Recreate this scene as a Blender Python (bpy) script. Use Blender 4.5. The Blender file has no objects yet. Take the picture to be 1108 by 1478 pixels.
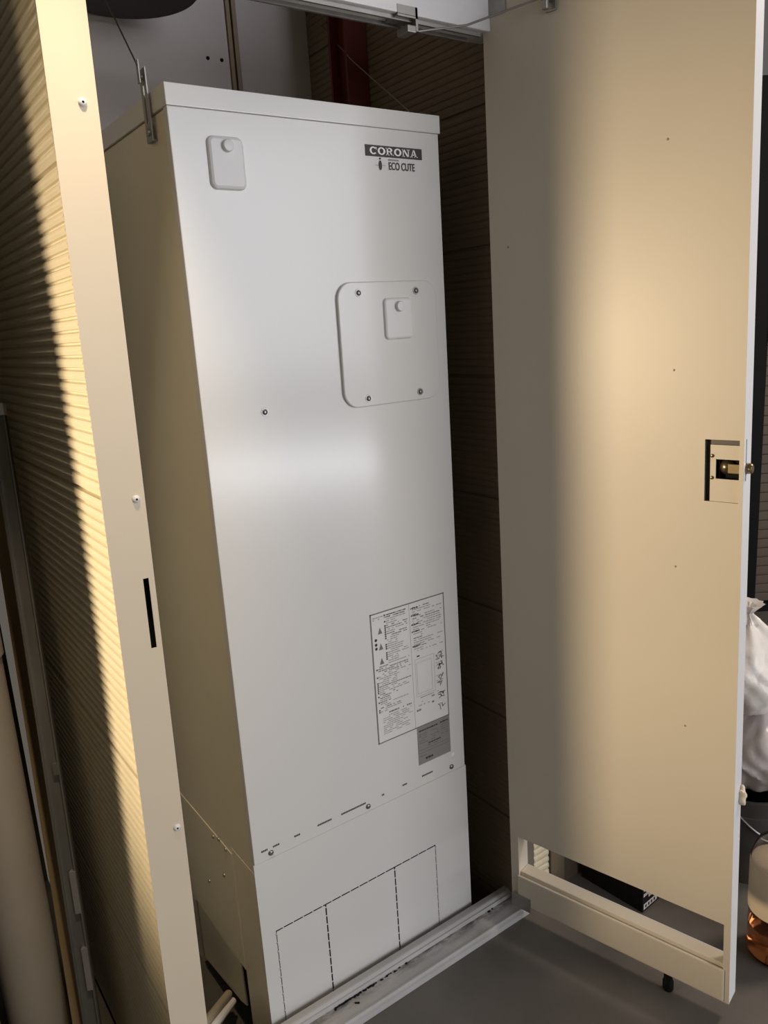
import bpy, bmesh, math, random
from mathutils import Vector, Matrix
random.seed(7)
PI = math.pi
S = bpy.context.scene
COL = S.collection

def lin(c):
    return c / 12.92 if c <= 0.04045 else ((c + 0.055) / 1.055) ** 2.4
def rgb(r, g, b):
    return (lin(r / 255), lin(g / 255), lin(b / 255), 1.0)

# ---------------------------------------------------------------- camera
cam_d = bpy.data.cameras.new('camera')
cam = bpy.data.objects.new('camera', cam_d)
COL.objects.link(cam)
cam_d.sensor_fit = 'VERTICAL'
cam_d.sensor_height = 36.0
cam_d.lens = 1127.5 * 36.0 / 1478.0
cam_d.clip_start = 0.02
cam.matrix_world = Matrix((
    (0.81192628, 0.18404257, -0.55398921, -0.6408824),
    (-0.58044947, 0.15360088, -0.79967818, -1.57255),
    (-0.06208159, 0.97084247, 0.23154, 1.75954),
    (0, 0, 0, 1)))
S.camera = cam

# ---------------------------------------------------------------- world and light
W = bpy.data.worlds.new('world')
S.world = W
W.use_nodes = True
W.node_tree.nodes['Background'].inputs[0].default_value = (1.0, 0.89, 0.74, 1)
W.node_tree.nodes['Background'].inputs[1].default_value = 0.105

def area(name, loc, target, sx, sy, power, color):
    d = bpy.data.lights.new(name, 'AREA')
    d.shape = 'RECTANGLE'; d.size = sx; d.size_y = sy
    d.energy = power; d.color = color
    o = bpy.data.objects.new(name, d); COL.objects.link(o)
    o.location = loc
    o.rotation_euler = (Vector(target) - Vector(loc)).to_track_quat('-Z', 'Y').to_euler()
    return o
def spot(name, loc, target, power, color, angle, radius, blend=1.0):
    d = bpy.data.lights.new(name, 'SPOT')
    d.energy = power; d.color = color; d.spot_size = math.radians(angle)
    d.spot_blend = blend; d.shadow_soft_size = radius
    o = bpy.data.objects.new(name, d); COL.objects.link(o)
    o.location = loc
    o.rotation_euler = (Vector(target) - Vector(loc)).to_track_quat('-Z', 'Y').to_euler()
    return o
# daylight through the wide shutter opening behind the photographer
area('shutter_daylight', (2.2, -6.2, 2.55), (0.6, 0, 1.7), 4.6, 2.6, 185, (0.93, 0.95, 1.0))
area('ground_strip', (3.4, -6.1, 0.30), (0.5, 0, 1.0), 2.4, 0.20, 42, (0.95, 0.96, 1.0))  # low strip standing in for sunlit ground, added for the streak on the tank
# warm lamp at the far end of the passage on the left
spot('passage_lamp', (-2.7, 0.40, 1.56), (0.85, -0.50, 1.30), 410, (1.0, 0.79, 0.53), 47, 0.19)
# unseen overhead light added to brighten the bags at the right
area('bag_fill', (2.7, -1.3, 3.3), (1.5, -0.4, 0.5), 0.5, 0.5, 42, (1.0, 0.86, 0.72))
# added warm spot, coned narrowly to brighten the post and miss the tank
spot('post_fill', (-0.25, -0.50, 3.1), (-0.22, -0.105, 1.9), 105, (1.0, 0.80, 0.54), 30, 0.05)

S.view_settings.view_transform = 'Standard'
S.view_settings.look = 'None'
S.view_settings.gamma = 1.0
S.view_settings.exposure = 0.0
try:
    S.view_settings.use_curve_mapping = False
except Exception:
    pass

# ---------------------------------------------------------------- materials
def mat(name, color, rough=0.5, metal=0.0, var=0.06, scale=6.0, bump=0.0, bscale=80.0, spec=0.5,
        trans=0.0, ior=1.45, color2=None, detail=4.0, stretch=None):
    m = bpy.data.materials.new(name)
    m.use_nodes = True
    nt = m.node_tree
    b = nt.nodes['Principled BSDF']
    b.inputs['Roughness'].default_value = rough
    b.inputs['Metallic'].default_value = metal
    b.inputs['Specular IOR Level'].default_value = spec
    b.inputs['Transmission Weight'].default_value = trans
    b.inputs['IOR'].default_value = ior
    tc = nt.nodes.new('ShaderNodeTexCoord')
    src = tc.outputs['Object']
    if stretch:
        mp = nt.nodes.new('ShaderNodeMapping')
        mp.inputs['Scale'].default_value = stretch
        nt.links.new(src, mp.inputs['Vector']); src = mp.outputs['Vector']
    n = nt.nodes.new('ShaderNodeTexNoise')
    n.inputs['Scale'].default_value = scale
    n.inputs['Detail'].default_value = detail
    nt.links.new(src, n.inputs['Vector'])
    r = nt.nodes.new('ShaderNodeValToRGB')
    c2 = color2 or tuple(max(0, c * (1 - var * 2)) for c in color[:3]) + (1,)
    r.color_ramp.elements[0].color = c2
    r.color_ramp.elements[0].position = 0.3
    r.color_ramp.elements[1].color = color
    r.color_ramp.elements[1].position = 0.65
    nt.links.new(n.outputs['Fac'], r.inputs['Fac'])
    nt.links.new(r.outputs['Color'], b.inputs['Base Color'])
    if bump > 0:
        n2 = nt.nodes.new('ShaderNodeTexNoise')
        n2.inputs['Scale'].default_value = bscale
        n2.inputs['Detail'].default_value = 3.0
        nt.links.new(src, n2.inputs['Vector'])
        bp = nt.nodes.new('ShaderNodeBump')
        bp.inputs['Strength'].default_value = bump
        bp.inputs['Distance'].default_value = 0.01
        nt.links.new(n2.outputs['Fac'], bp.inputs['Height'])
        nt.links.new(bp.outputs['Normal'], b.inputs['Normal'])
    return m

M = {}
M['tank'] = mat('tank_enamel', rgb(222, 220, 217), 0.2, spec=0.75, var=0.01, scale=2, bump=0.012, bscale=3)
M['tank_side'] = mat('tank_side_tinted', rgb(226, 218, 198), 0.4, var=0.03, scale=3)  # the tank's white enamel, with warm dim light put into its beige tint
M['plastic'] = mat('white_plastic', rgb(230, 229, 228), 0.35, var=0.01)
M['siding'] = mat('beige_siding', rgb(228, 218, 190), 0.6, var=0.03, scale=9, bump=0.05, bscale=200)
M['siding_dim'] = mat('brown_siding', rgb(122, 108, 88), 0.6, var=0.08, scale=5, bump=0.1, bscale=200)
M['post'] = mat('cream_paint', rgb(226, 211, 186), 0.42, var=0.015, scale=4, bump=0.01, bscale=40)
M['door'] = mat('door_paint', rgb(216, 206, 188), 0.4, var=0.02, scale=3, bump=0.01, bscale=30)
M['white_paint'] = mat('white_paint', rgb(225, 224, 226), 0.35, var=0.02, scale=4)
M['floor'] = mat('grey_floor', rgb(112, 107, 101), 0.45, var=0.12, scale=3.5, bump=0.04, bscale=120, color2=rgb(92, 88, 84))
M['concrete'] = mat('dark_concrete', rgb(88, 84, 78), 0.85, var=0.2, scale=7, bump=0.2, bscale=60)
M['dark'] = mat('black_plastic', rgb(16, 15, 15), 0.7, spec=0.2, var=0.1)
M['black'] = mat('black_void', rgb(9, 8, 7), 0.9, var=0.05)
M['ink'] = mat('grey_ink', rgb(122, 119, 117), 0.6, var=0.1, scale=300)
M['ink_light'] = mat('pale_ink', rgb(164, 161, 159), 0.6, var=0.05, scale=300)
M['ink_dark'] = mat('dark_ink', rgb(58, 55, 54), 0.55, var=0.05, scale=100)
M['paper'] = mat('label_paper', rgb(226, 224, 221), 0.45, var=0.02)
M['foil'] = mat('grey_foil', rgb(146, 143, 141), 0.38, metal=0.2, var=0.04)
M['steel'] = mat('screw_steel', rgb(150, 148, 146), 0.38, metal=0.9, var=0.05)
M['zinc'] = mat('zinc_steel', rgb(165, 162, 158), 0.4, metal=0.7, var=0.1, scale=20)
M['brass'] = mat('worn_brass', rgb(152, 136, 104), 0.3, metal=0.85, var=0.1, scale=30)
M['grey_board'] = mat('grey_board', rgb(206, 198, 196), 0.7, var=0.05, scale=4)
M['grey_trim'] = mat('brown_trim', rgb(150, 135, 115), 0.6, var=0.05)
M['red_steel'] = mat('red_primer', rgb(96, 36, 26), 0.6, var=0.12, scale=10)
M['duct'] = mat('black_duct', rgb(46, 42, 40), 0.5, var=0.1)
M['cable'] = mat('grey_cable', rgb(132, 124, 116), 0.5, metal=0.3)
M['dark_cable'] = mat('dark_cable', rgb(58, 54, 52), 0.5, metal=0.3)
M['alu'] = mat('aluminium', rgb(150, 148, 142), 0.38, metal=0.7, var=0.08, scale=6)
M['wood_strip'] = mat('beige_strip', rgb(150, 130, 96), 0.6, var=0.1, scale=6, stretch=(1, 1, 0.1))
M['pipe'] = mat('grey_pvc', rgb(160, 148, 130), 0.45, var=0.03)
M['conduit'] = mat('beige_conduit', rgb(186, 176, 152), 0.5, var=0.05)
M['bag'] = mat('white_bag', rgb(238, 232, 226), 0.3, var=0.04, scale=8, bump=0.35, bscale=22)
M['bag2'] = mat('frosted_bag', rgb(214, 206, 204), 0.25, var=0.08, scale=8, bump=0.35, bscale=18)
M['bucket'] = mat('grey_bucket', rgb(84, 80, 78), 0.35, metal=0.3, var=0.15)
M['clear'] = mat('clear_plastic', rgb(240, 236, 232), 0.06, var=0.0, trans=1.0, ior=1.3)
M['amber'] = mat('amber_liquid', rgb(240, 150, 78), 0.05, var=0.02, trans=0.95, ior=1.33)
M['cream_print'] = mat('cream_label', rgb(232, 214, 186), 0.5, var=0.03)
M['louver'] = mat('brown_louver', rgb(118, 106, 94), 0.6, var=0.06)
M['wallpaint'] = mat('pale_wall', rgb(205, 204, 202), 0.8, var=0.02)
M['carton_black'] = mat('black_carton', rgb(20, 20, 21), 0.45, var=0.1)
M['carton_brown'] = mat('brown_carton', rgb(96, 80, 68), 0.8, var=0.08)
M['print_white'] = mat('white_print', rgb(244, 242, 240), 0.5, var=0.02)
M['wall_olive'] = mat('olive_wall', rgb(84, 75, 56), 0.8, var=0.08)
M['wall_brown'] = mat('brown_wall', rgb(122, 112, 100), 0.75, var=0.05)

def sill_mat():
    m = mat('sill_dirty', rgb(192, 189, 187), 0.5, var=0.06, scale=5)
    nt = m.node_tree; b = nt.nodes['Principled BSDF']
    old = b.inputs['Base Color'].links[0].from_socket
    tc = nt.nodes.new('ShaderNodeTexCoord')
    mp = nt.nodes.new('ShaderNodeMapping'); mp.inputs['Scale'].default_value = (1.0, 3.0, 1.0)
    nt.links.new(tc.outputs['Object'], mp.inputs['Vector'])
    n = nt.nodes.new('ShaderNodeTexNoise'); n.inputs['Scale'].default_value = 13; n.inputs['Detail'].default_value = 8
    n.inputs['Roughness'].default_value = 0.72
    nt.links.new(mp.outputs['Vector'], n.inputs['Vector'])
    r = nt.nodes.new('ShaderNodeValToRGB')
    r.color_ramp.elements[0].position = 0.40; r.color_ramp.elements[0].color = (0, 0, 0, 1)
    r.color_ramp.elements[1].position = 0.62; r.color_ramp.elements[1].color = (1, 1, 1, 1)
    nt.links.new(n.outputs['Fac'], r.inputs['Fac'])
    mix = nt.nodes.new('ShaderNodeMix'); mix.data_type = 'RGBA'
    sp = nt.nodes.new('ShaderNodeSeparateXYZ'); nt.links.new(tc.outputs['Object'], sp.inputs[0])
    mr = nt.nodes.new('ShaderNodeMapRange'); mr.inputs['From Min'].default_value = -0.084; mr.inputs['From Max'].default_value = -0.054
    mr.inputs['To Min'].default_value = 0.12; mr.inputs['To Max'].default_value = 1.0
    nt.links.new(sp.outputs['Y'], mr.inputs['Value'])
    mu = nt.nodes.new('ShaderNodeMath'); mu.operation = 'MULTIPLY'
    nt.links.new(r.outputs['Color'], mu.inputs[0]); nt.links.new(mr.outputs['Result'], mu.inputs[1])
    nt.links.new(mu.outputs[0], mix.inputs['Factor'])
    nt.links.new(old, mix.inputs['A']); mix.inputs['B'].default_value = rgb(70, 66, 62)
    nt.links.new(mix.outputs['Result'], b.inputs['Base Color'])
    return m
M['sill_dirt'] = sill_mat()
M['sill'] = mat('sill_paint', rgb(186, 184, 184), 0.45, var=0.06, scale=8)

# ---------------------------------------------------------------- mesh helpers
def box(bm, x0, x1, y0, y1, z0, z1, bev=0.0):
    g = bmesh.new()
    v = [g.verts.new(p) for p in ((x0,y0,z0),(x1,y0,z0),(x1,y1,z0),(x0,y1,z0),(x0,y0,z1),(x1,y0,z1),(x1,y1,z1),(x0,y1,z1))]
    for f in ((3,2,1,0),(4,5,6,7),(0,1,5,4),(1,2,6,5),(2,3,7,6),(3,0,4,7)):
        g.faces.new([v[i] for i in f])
    if bev > 0:
        bmesh.ops.bevel(g, geom=list(g.edges), offset=bev, segments=2, profile=0.6, affect='EDGES')
    merge(bm, g)
def merge(bm, g, mtx=None):
    if mtx is not None:
        g.transform(mtx)
    me = bpy.data.meshes.new('tmp'); g.to_mesh(me); g.free()
    bm.from_mesh(me); bpy.data.meshes.remove(me)
def lathe(bm, prof, seg=24, mtx=None, rib=0.0):
    g = bmesh.new()
    rings = []
    for r, z in prof:
        ring = []
        for k in range(seg):
            a = 2 * PI * k / seg
            rr = r - (rib if (rib and k % 2) else 0)
            ring.append(g.verts.new((rr * math.cos(a), rr * math.sin(a), z)))
        rings.append(ring)
    for a, b in zip(rings, rings[1:]):
        for k in range(seg):
            g.faces.new((a[k], a[(k+1) % seg], b[(k+1) % seg], b[k]))
    if prof[0][0] > 1e-6: g.faces.new(list(reversed(rings[0])))
    if prof[-1][0] > 1e-6: g.faces.new(rings[-1])
    bmesh.ops.remove_doubles(g, verts=g.verts, dist=1e-6)
    merge(bm, g, mtx)
FRONT = Matrix.Rotation(PI / 2, 4, 'X')       # lathe axis z -> -y (towards the viewer)
def at(x, y, z): return Matrix.Translation((x, y, z))
def tube(bm, pts, r, seg=8, rib=0.0, nrib=0):
    P = [Vector(p) for p in pts]
    if nrib:
        Q = []
        for i in range(nrib + 1):
            t = i / nrib * (len(P) - 1); k = min(int(t), len(P) - 2)
            Q.append(P[k].lerp(P[k+1], t - k))
        P = Q
    g = bmesh.new(); rings = []
    for i, p in enumerate(P):
        d = (P[min(i+1, len(P)-1)] - P[max(i-1, 0)]).normalized()
        up = Vector((0,0,1)) if abs(d.z) < 0.9 else Vector((1,0,0))
        a = d.cross(up).normalized(); b = d.cross(a)
        rr = r - (rib if (nrib and i % 2) else 0)
        rings.append([g.verts.new(p + rr * (math.cos(2*PI*k/seg) * a + math.sin(2*PI*k/seg) * b)) for k in range(seg)])
    for A, B in zip(rings, rings[1:]):
        for k in range(seg):
            g.faces.new((A[k], A[(k+1) % seg], B[(k+1) % seg], B[k]))
    g.faces.new(rings[0]); g.faces.new(rings[-1])
    bmesh.ops.recalc_face_normals(g, faces=g.faces)
    merge(bm, g)
def rrect(x0, x1, z0, z1, r, seg=8):
    pts = []
    for cx, cz, a0 in ((x1-r, z1-r, 0), (x0+r, z1-r, PI/2), (x0+r, z0+r, PI), (x1-r, z0+r, 1.5*PI)):
        for k in range(seg + 1):
            a = a0 + PI/2 * k / seg
            pts.append((cx + r * math.cos(a), cz + r * math.sin(a)))
    return pts
def rplate(bm, x0, x1, z0, z1, r, yb, yf, bev=0.002, seg=8):
    """rounded plate in the xz plane, back at yb, front at yf (yf < yb)"""
    g = bmesh.new()
    lay = []
    for inset, y in ((0, yb), (0, yf + bev), (bev * 0.35, yf + bev * 0.35), (bev, yf)):
        pts = rrect(x0 + inset, x1 - inset, z0 + inset, z1 - inset, max(r - inset, 0.0005), seg)
        lay.append([g.verts.new((x, y, z)) for x, z in pts])
    n = len(lay[0])
    for A, B in zip(lay, lay[1:]):
        for k in range(n):
            g.faces.new((A[k], B[k], B[(k+1) % n], A[(k+1) % n]))
    g.faces.new(list(reversed(lay[-1]))); g.faces.new(lay[0])
    bmesh.ops.recalc_face_normals(g, faces=g.faces)
    merge(bm, g)
def holed(bm, x0, x1, z0, z1, y0, y1, holes):
    """slab in the xz plane with rectangular through holes"""
    xs = sorted({x0, x1, *[h[0] for h in holes], *[h[1] for h in holes]})
    zs = sorted({z0, z1, *[h[2] for h in holes], *[h[3] for h in holes]})
    solid = {}
    for i in range(len(xs) - 1):
        for j in range(len(zs) - 1):
            cx = (xs[i] + xs[i+1]) / 2; cz = (zs[j] + zs[j+1]) / 2
            solid[i, j] = not any(h[0] < cx < h[1] and h[2] < cz < h[3] for h in holes)
    g = bmesh.new()
    def q(*p): g.faces.new([g.verts.new(c) for c in p])
    for (i, j), s in solid.items():
        if not s: continue
        a, b, c, d = xs[i], xs[i+1], zs[j], zs[j+1]
        q((a,y0,c),(b,y0,c),(b,y0,d),(a,y0,d)); q((b,y1,c),(a,y1,c),(a,y1,d),(b,y1,d))
        if not solid.get((i-1, j)): q((a,y1,c),(a,y0,c),(a,y0,d),(a,y1,d))
        if not solid.get((i+1, j)): q((b,y0,c),(b,y1,c),(b,y1,d),(b,y0,d))
        if not solid.get((i, j-1)): q((a,y1,c),(b,y1,c),(b,y0,c),(a,y0,c))
        if not solid.get((i, j+1)): q((a,y0,d),(b,y0,d),(b,y1,d),(a,y1,d))
    bmesh.ops.remove_doubles(g, verts=g.verts, dist=1e-6)
    merge(bm, g)
def quadxz(bm, x0, x1, z0, z1, y):
    bm.faces.new([bm.verts.new(p) for p in ((x0,y,z0),(x1,y,z0),(x1,y,z1),(x0,y,z1))])
def poly(bm, pts, y):
    bm.faces.new([bm.verts.new((x, y, z)) for x, z in pts])

def obj(name, bm, m, parent=None, label=None, smooth=False):
    me = bpy.data.meshes.new(name)
    bm.normal_update()
    bm.to_mesh(me); bm.free()
    me.materials.append(M[m] if isinstance(m, str) else m)
    if smooth:
        for p in me.polygons: p.use_smooth = True
        try: me.set_sharp_from_angle(angle=math.radians(40))
        except Exception: pass
    o = bpy.data.objects.new(name, me); COL.objects.link(o)
    if parent: o.parent = parent
    if label: o['label'] = label
    return o
def B(): return bmesh.new()
def bx(name, m, parent, *a, bev=0.0, label=None):
    bm = B(); box(bm, *a, bev=bev); return obj(name, bm, m, parent, label)
def thing(name, label, cat, loc=(0,0,0), rot=(0,0,0), group=None):
    o = bpy.data.objects.new(name, None); COL.objects.link(o)
    o.empty_display_size = 0.05
    o.location = loc; o.rotation_euler = rot
    o['label'] = label; o['category'] = cat
    if group: o['group'] = group
    return o
def tag(o, label, cat, group=None):
    o['label'] = label; o['category'] = cat
    if group: o['group'] = group
    return o
def struct(o, label, cat='wall'):
    o['kind'] = 'structure'; o['label'] = label; o['category'] = cat
    return o
def inst(name, src, parent, loc, rot=(0,0,0)):
    o = bpy.data.objects.new(name, src.data); COL.objects.link(o)
    o.parent = parent; o.location = loc; o.rotation_euler = rot
    return o

# ================================================================ SETTING
bm = B()
box(bm, -5, 6, -7, -0.12, -0.12, 0.0); box(bm, -0.29, 6, -0.12, -0.02, -0.12, 0.0)
box(bm, 0.80, 6, -0.02, 3.2, -0.12, 0.0)
struct(obj('floor', bm, 'floor'), 'grey coated floor in front of the heater cupboard', 'floor')
bm = B(); box(bm, -0.29, 0.80, -0.02, 0.9, -0.3, -0.2); box(bm, -5, -0.29, -0.12, 3.2, -0.3, -0.2)
struct(obj('floor', bm, 'concrete'), 'lower dark concrete base under the heater and along the left wall', 'floor')

# siding: a course is one ribbed panel; profile in (depth, z), extruded along local y
def siding_course(h, pitch, groove, depth, length, rabbet):
    """ribbed board facing -x, from y=0 to y=length, z=0..h; one bmesh"""
    g = B()
    prof = [(rabbet, 0.0), (rabbet, 0.004), (0.0, 0.006)]
    n = int(round((h - 0.012) / pitch)); p = (h - 0.012) / n
    for k in range(n):
        z = 0.006 + k * p
        if k:
            prof += [(depth, z + groove * 0.35), (depth, z + groove * 0.75), (0.0, z + groove)]
        prof += [(-0.0012, z + p * 0.6), (0.0, z + p - 0.0008)]
    prof += [(0.0, h - 0.004), (rabbet, h - 0.002), (rabbet, h)]
    a = [g.verts.new((d, 0, z)) for d, z in prof]; b = [g.verts.new((d, length, z)) for d, z in prof]
    for i in range(len(prof) - 1):
        g.faces.new((b[i], a[i], a[i+1], b[i+1]))
    # back and ends, so each course has thickness
    a.append(g.verts.new((0.014, 0, h))); a.append(g.verts.new((0.014, 0, 0)))
    b.append(g.verts.new((0.014, length, h))); b.append(g.verts.new((0.014, length, 0)))
    k = len(prof)
    g.faces.new((b[k-1], a[k-1], a[k], b[k])); g.faces.new((b[k], a[k], a[k+1], b[k+1])); g.faces.new((b[k+1], a[k+1], a[0], b[0]))
    g.faces.new(list(a)); g.faces.new(list(reversed(b)))
    return g

LEAN = 0.0168        # the left wall and its post stand slightly out of plumb
bm = B(); box(bm, 0.0, 0.025, -0.098, 0.95, -0.2, 3.0)
wl = struct(obj('wall_left', bm, 'siding'), 'beige horizontally ribbed siding wall left of the heater cupboard')
wl.location = (-0.268, 0, 0); wl.rotation_euler = (0, LEAN, 0)
src = None
for k, z in enumerate((-0.267, 0.315, 0.897, 1.479, 2.061, 2.643)):
    if k == 0:
        obj('siding_panel', siding_course(0.500, 0.0231, 0.0068, 0.005, 1.0, 0.009), 'siding', wl).location = (-0.014, -0.098, -0.185)
    elif src is None:
        src = obj('siding_panel', siding_course(0.582, 0.0231, 0.0068, 0.005, 1.0, 0.009), 'siding', wl); src.location = (-0.014, -0.098, z)
    else:
        inst('siding_panel', src, wl, (-0.014, -0.098, z))

# right-hand wall inside the cupboard, facing the heater
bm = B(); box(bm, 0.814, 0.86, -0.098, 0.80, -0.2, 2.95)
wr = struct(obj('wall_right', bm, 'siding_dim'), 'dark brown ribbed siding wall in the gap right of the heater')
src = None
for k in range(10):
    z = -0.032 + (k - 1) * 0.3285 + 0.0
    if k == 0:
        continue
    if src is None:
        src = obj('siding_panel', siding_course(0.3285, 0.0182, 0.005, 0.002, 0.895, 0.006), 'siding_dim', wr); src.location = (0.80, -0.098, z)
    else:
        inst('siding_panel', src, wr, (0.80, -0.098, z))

bm = B(); box(bm, -0.22, 0.82, 0.775, 0.82, -0.2, 2.95)
wb = struct(obj('wall_back', bm, 'black'), 'grey boarded back wall above the heater')
bx('board', 'grey_board', wb, -0.22, 0.520, 0.760, 0.775, -0.2, 2.93)
bx('board', 'grey_board', wb, 0.556, 0.800, 0.763, 0.775, -0.2, 2.93)
bx('batten', 'grey_trim', wb, 0.522, 0.534, 0.752, 0.775, -0.2, 2.93, bev=0.002)
bx('batten', 'grey_trim', wb, 0.540, 0.554, 0.752, 0.775, -0.2, 2.93, bev=0.002)
for x in (0.452, 0.496):
    bm = B(); lathe(bm, [(0.0055, 0), (0.005, 0.003), (0, 0.004)], 10, at(x, 0.760, 2.552) @ FRONT); obj('nail_head', bm, 'dark', wb)
struct(bx('ceiling', 'wallpaint', None, -0.35, 0.97, 0.25, 0.82, 2.96, 3.0), 'pale soffit over the heater cupboard', 'ceiling')

# red steel column in the back right corner
bm = B()
box(bm, 0.725, 0.797, 0.440, 0.449, -0.2, 2.94); box(bm, 0.725, 0.797, 0.521, 0.530, -0.2, 2.94); box(bm, 0.758, 0.764, 0.449, 0.521, -0.2, 2.94)
struct(obj('trim_5', bm, 'red_steel'), 'red primed steel column in the back corner above the heater', 'column')

# ---- the cupboard's front frame: left post, sill, lintel
tp = struct(thing('trim_1', '', 'post', (-0.203, -0.105, 0), (0, LEAN, 0)), 'cream painted steel door post left of the heater', 'post')
bm = B()
holed(bm, -0.081, 0.0, 0.0, 2.75, 0.0, 0.002, [(-0.0225, -0.0115, 1.165, 1.31)])
box(bm, -0.060, -0.058, 0.002, 0.06, 0.0, 2.75); box(bm, -0.002, 0.0, 0.002, 0.06, 0.0, 2.75)
obj('post_face', bm, 'post', tp)
bm = B(); box(bm, -0.030, -0.006, 0.02, 0.03, 1.15, 1.33); obj('strike_slot', bm, 'black', tp, 'black slot for the latch')
for z, dx in ((2.160, -0.026), (1.468, -0.017), (0.760, -0.015)):
    bm = B(); lathe(bm, [(0.0075, 0), (0.0072, 0.002), (0.0050, 0.0042), (0.0022, 0.0046), (0.0018, 0.002), (0, 0.002)], 20, at(dx, 0, z) @ FRONT)
    c = obj('screw_cap', bm, 'plastic', tp, 'white plastic rivet cap', smooth=True)
    bm = B(); lathe(bm, [(0.0021, 0), (0.0018, 0.0049), (0, 0.0049)], 10, at(dx, 0, z) @ FRONT); obj('pin', bm, 'dark', c)

# sill, profile runs along x
def prof_x(bm, pts, x0, x1):
    g = B()
    a = [g.verts.new((x0, y, z)) for y, z in pts]; b = [g.verts.new((x1, y, z)) for y, z in pts]
    n = len(pts)
    for i in range(n):
        g.faces.new((a[i], a[(i+1) % n], b[(i+1) % n], b[i]))
    g.faces.new(list(reversed(a))); g.faces.new(b)
    bmesh.ops.recalc_face_normals(g, faces=g.faces)
    merge(bm, g)
ts = struct(thing('trim_2', '', 'sill'), 'grubby pale metal door sill at the foot of the heater', 'sill')
bm = B(); prof_x(bm, [(-0.020, -0.1), (-0.020, 0.040), (-0.036, 0.041), (-0.040, 0.040), (-0.046, 0.034), (-0.050, 0.034), (-0.052, 0.024), (-0.052, -0.1)], -0.205, 0.806)
obj('back_lip', bm, 'sill', ts)
bm = B(); prof_x(bm, [(-0.052, 0.0), (-0.052, 0.023), (-0.102, 0.020), (-0.102, 0.0)], -0.205, 0.806)
obj('tread', bm, 'sill_dirt', ts, 'dirt-stained tread of the sill')
bm = B(); prof_x(bm, [(-0.102, 0.0), (-0.102, 0.021), (-0.108, 0.021), (-0.113, 0.016), (-0.118, 0.013), (-0.120, 0.0)], -0.205, 0.806)
obj('front_lip', bm, 'sill', ts)
bm = B()
for x0, x1, n in ((0.150, 0.235, 60), (0.242, 0.285, 22), (0.29, 0.40, 14), (0.70, 0.72, 6)):
    for k in range(n):
        r = random.uniform(0.0010, 0.0034)
        x = random.uniform(x0, x1); y = -0.0535 - abs(random.gauss(0, 0.0022))
        g = B(); bmesh.ops.create_icosphere(g, subdivisions=1, radius=r)
        for v in g.verts: v.co += Vector([random.uniform(-r, r) * 0.4 for _ in range(3)]); v.co.z *= 0.6; v.co.x *= 1.7
        merge(bm, g, at(x, y, 0.0232))
for x, y in ((0.205, -0.074), (0.209, -0.077), (0.212, -0.079)):
    g = B(); bmesh.ops.create_icosphere(g, subdivisions=1, radius=0.003); merge(bm, g, at(x, y, 0.0225))
o = obj('dirt', bm, 'black', ts); o['kind'] = 'stuff'

tl = struct(thing('trim_3', '', 'lintel'), 'white steel lintel over the heater cupboard opening', 'lintel')
bx('lintel_face', 'white_paint', tl, -0.16, 0.80, -0.105, -0.03, 2.402, 2.56, bev=0.003)
bm = B(); box(bm, -0.14, 0.74, -0.092, -0.086, 2.393, 2.402); box(bm, -0.14, 0.74, -0.052, -0.046, 2.393, 2.402); obj('rail', bm, 'zinc', tl)
bm = B(); box(bm, 0.492, 0.546, -0.106, -0.100, 2.400, 2.418); box(bm, 0.492, 0.546, -0.106, -0.060, 2.396, 2.401); box(bm, 0.540, 0.546, -0.106, -0.062, 2.372, 2.418); box(bm, 0.518, 0.541, -0.1055, -0.066, 2.369, 2.383, bev=0.002)
obj('catch_bracket', bm, 'zinc', tl, 'small zinc bracket under the lintel')
# right jamb
struct(bx('trim_4', 'wall_brown', None, 0.803, 0.843, -0.108, -0.1, 0.0, 2.75, bev=0.002), 'door jamb on the hinge side of the cupboard', 'jamb')

# ================================================================ WATER HEATER
WH = thing('water_heater', 'tall white heat pump hot water tank standing in the open cupboard', 'water heater')
WT = 0.676; HT = 2.24; DT = 0.66
bm = B(); box(bm, 0.0, WT, 0.003, DT, 0.115, HT - 0.042, bev=0.003)
obj('casing', bm, 'tank_side', WH, 'white casing of the sides, tinted beige for the dim warm light')
bm = B(); box(bm, -0.001, WT + 0.001, 0.0, 0.02, 0.50, HT - 0.040, bev=0.0016)
fp = obj('front_panel', bm, 'tank', WH, 'glossy white front panel')
bm = B(); box(bm, -0.004, WT + 0.003, -0.006, DT + 0.004, HT - 0.040, HT, bev=0.0012)
obj('top_cap', bm, 'tank', WH)
# lower cover with three knockout plates
KX = (0.035, 0.182, 0.407, 0.554); KT = 0.294; KB = -0.05; GP = 0.0042
lc_bm = B()
holed(lc_bm, -0.004, WT + 0.004, -0.06, 0.50, -0.0004, 0.0035, [(KX[0], KX[3], KB, KT)])
lc = obj('lower_cover', lc_bm, 'tank', WH, 'removable white lower cover')
for a, b in zip(KX, KX[1:]):
    bm = B(); box(bm, a + GP / 2, b - GP / 2, -0.0004, 0.0001, KB + GP, KT - GP * 0.9, bev=0.0); obj('knockout_panel', bm, 'tank', lc)
bx('gap_backing', 'black', lc, KX[0] - 0.01, KX[3] + 0.01, 0.0001, 0.003, KB - 0.01, KT + 0.01)
bm = B()
for x in KX:
    z = KB + 0.02
    while z < KT - 0.01:
        box(bm, x - GP / 2, x + GP / 2, -0.0004, 0.0001, z, z + 0.003); z += 0.026
x = KX[0] + 0.02
while x < KX[3]:
    if min(abs(x - k) for k in KX) > 0.006:
        box(bm, x, x + 0.003, -0.0004, 0.0001, KT - GP, KT)
    x += 0.029
obj('perforation', bm, 'tank', lc)['kind'] = 'stuff'

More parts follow.
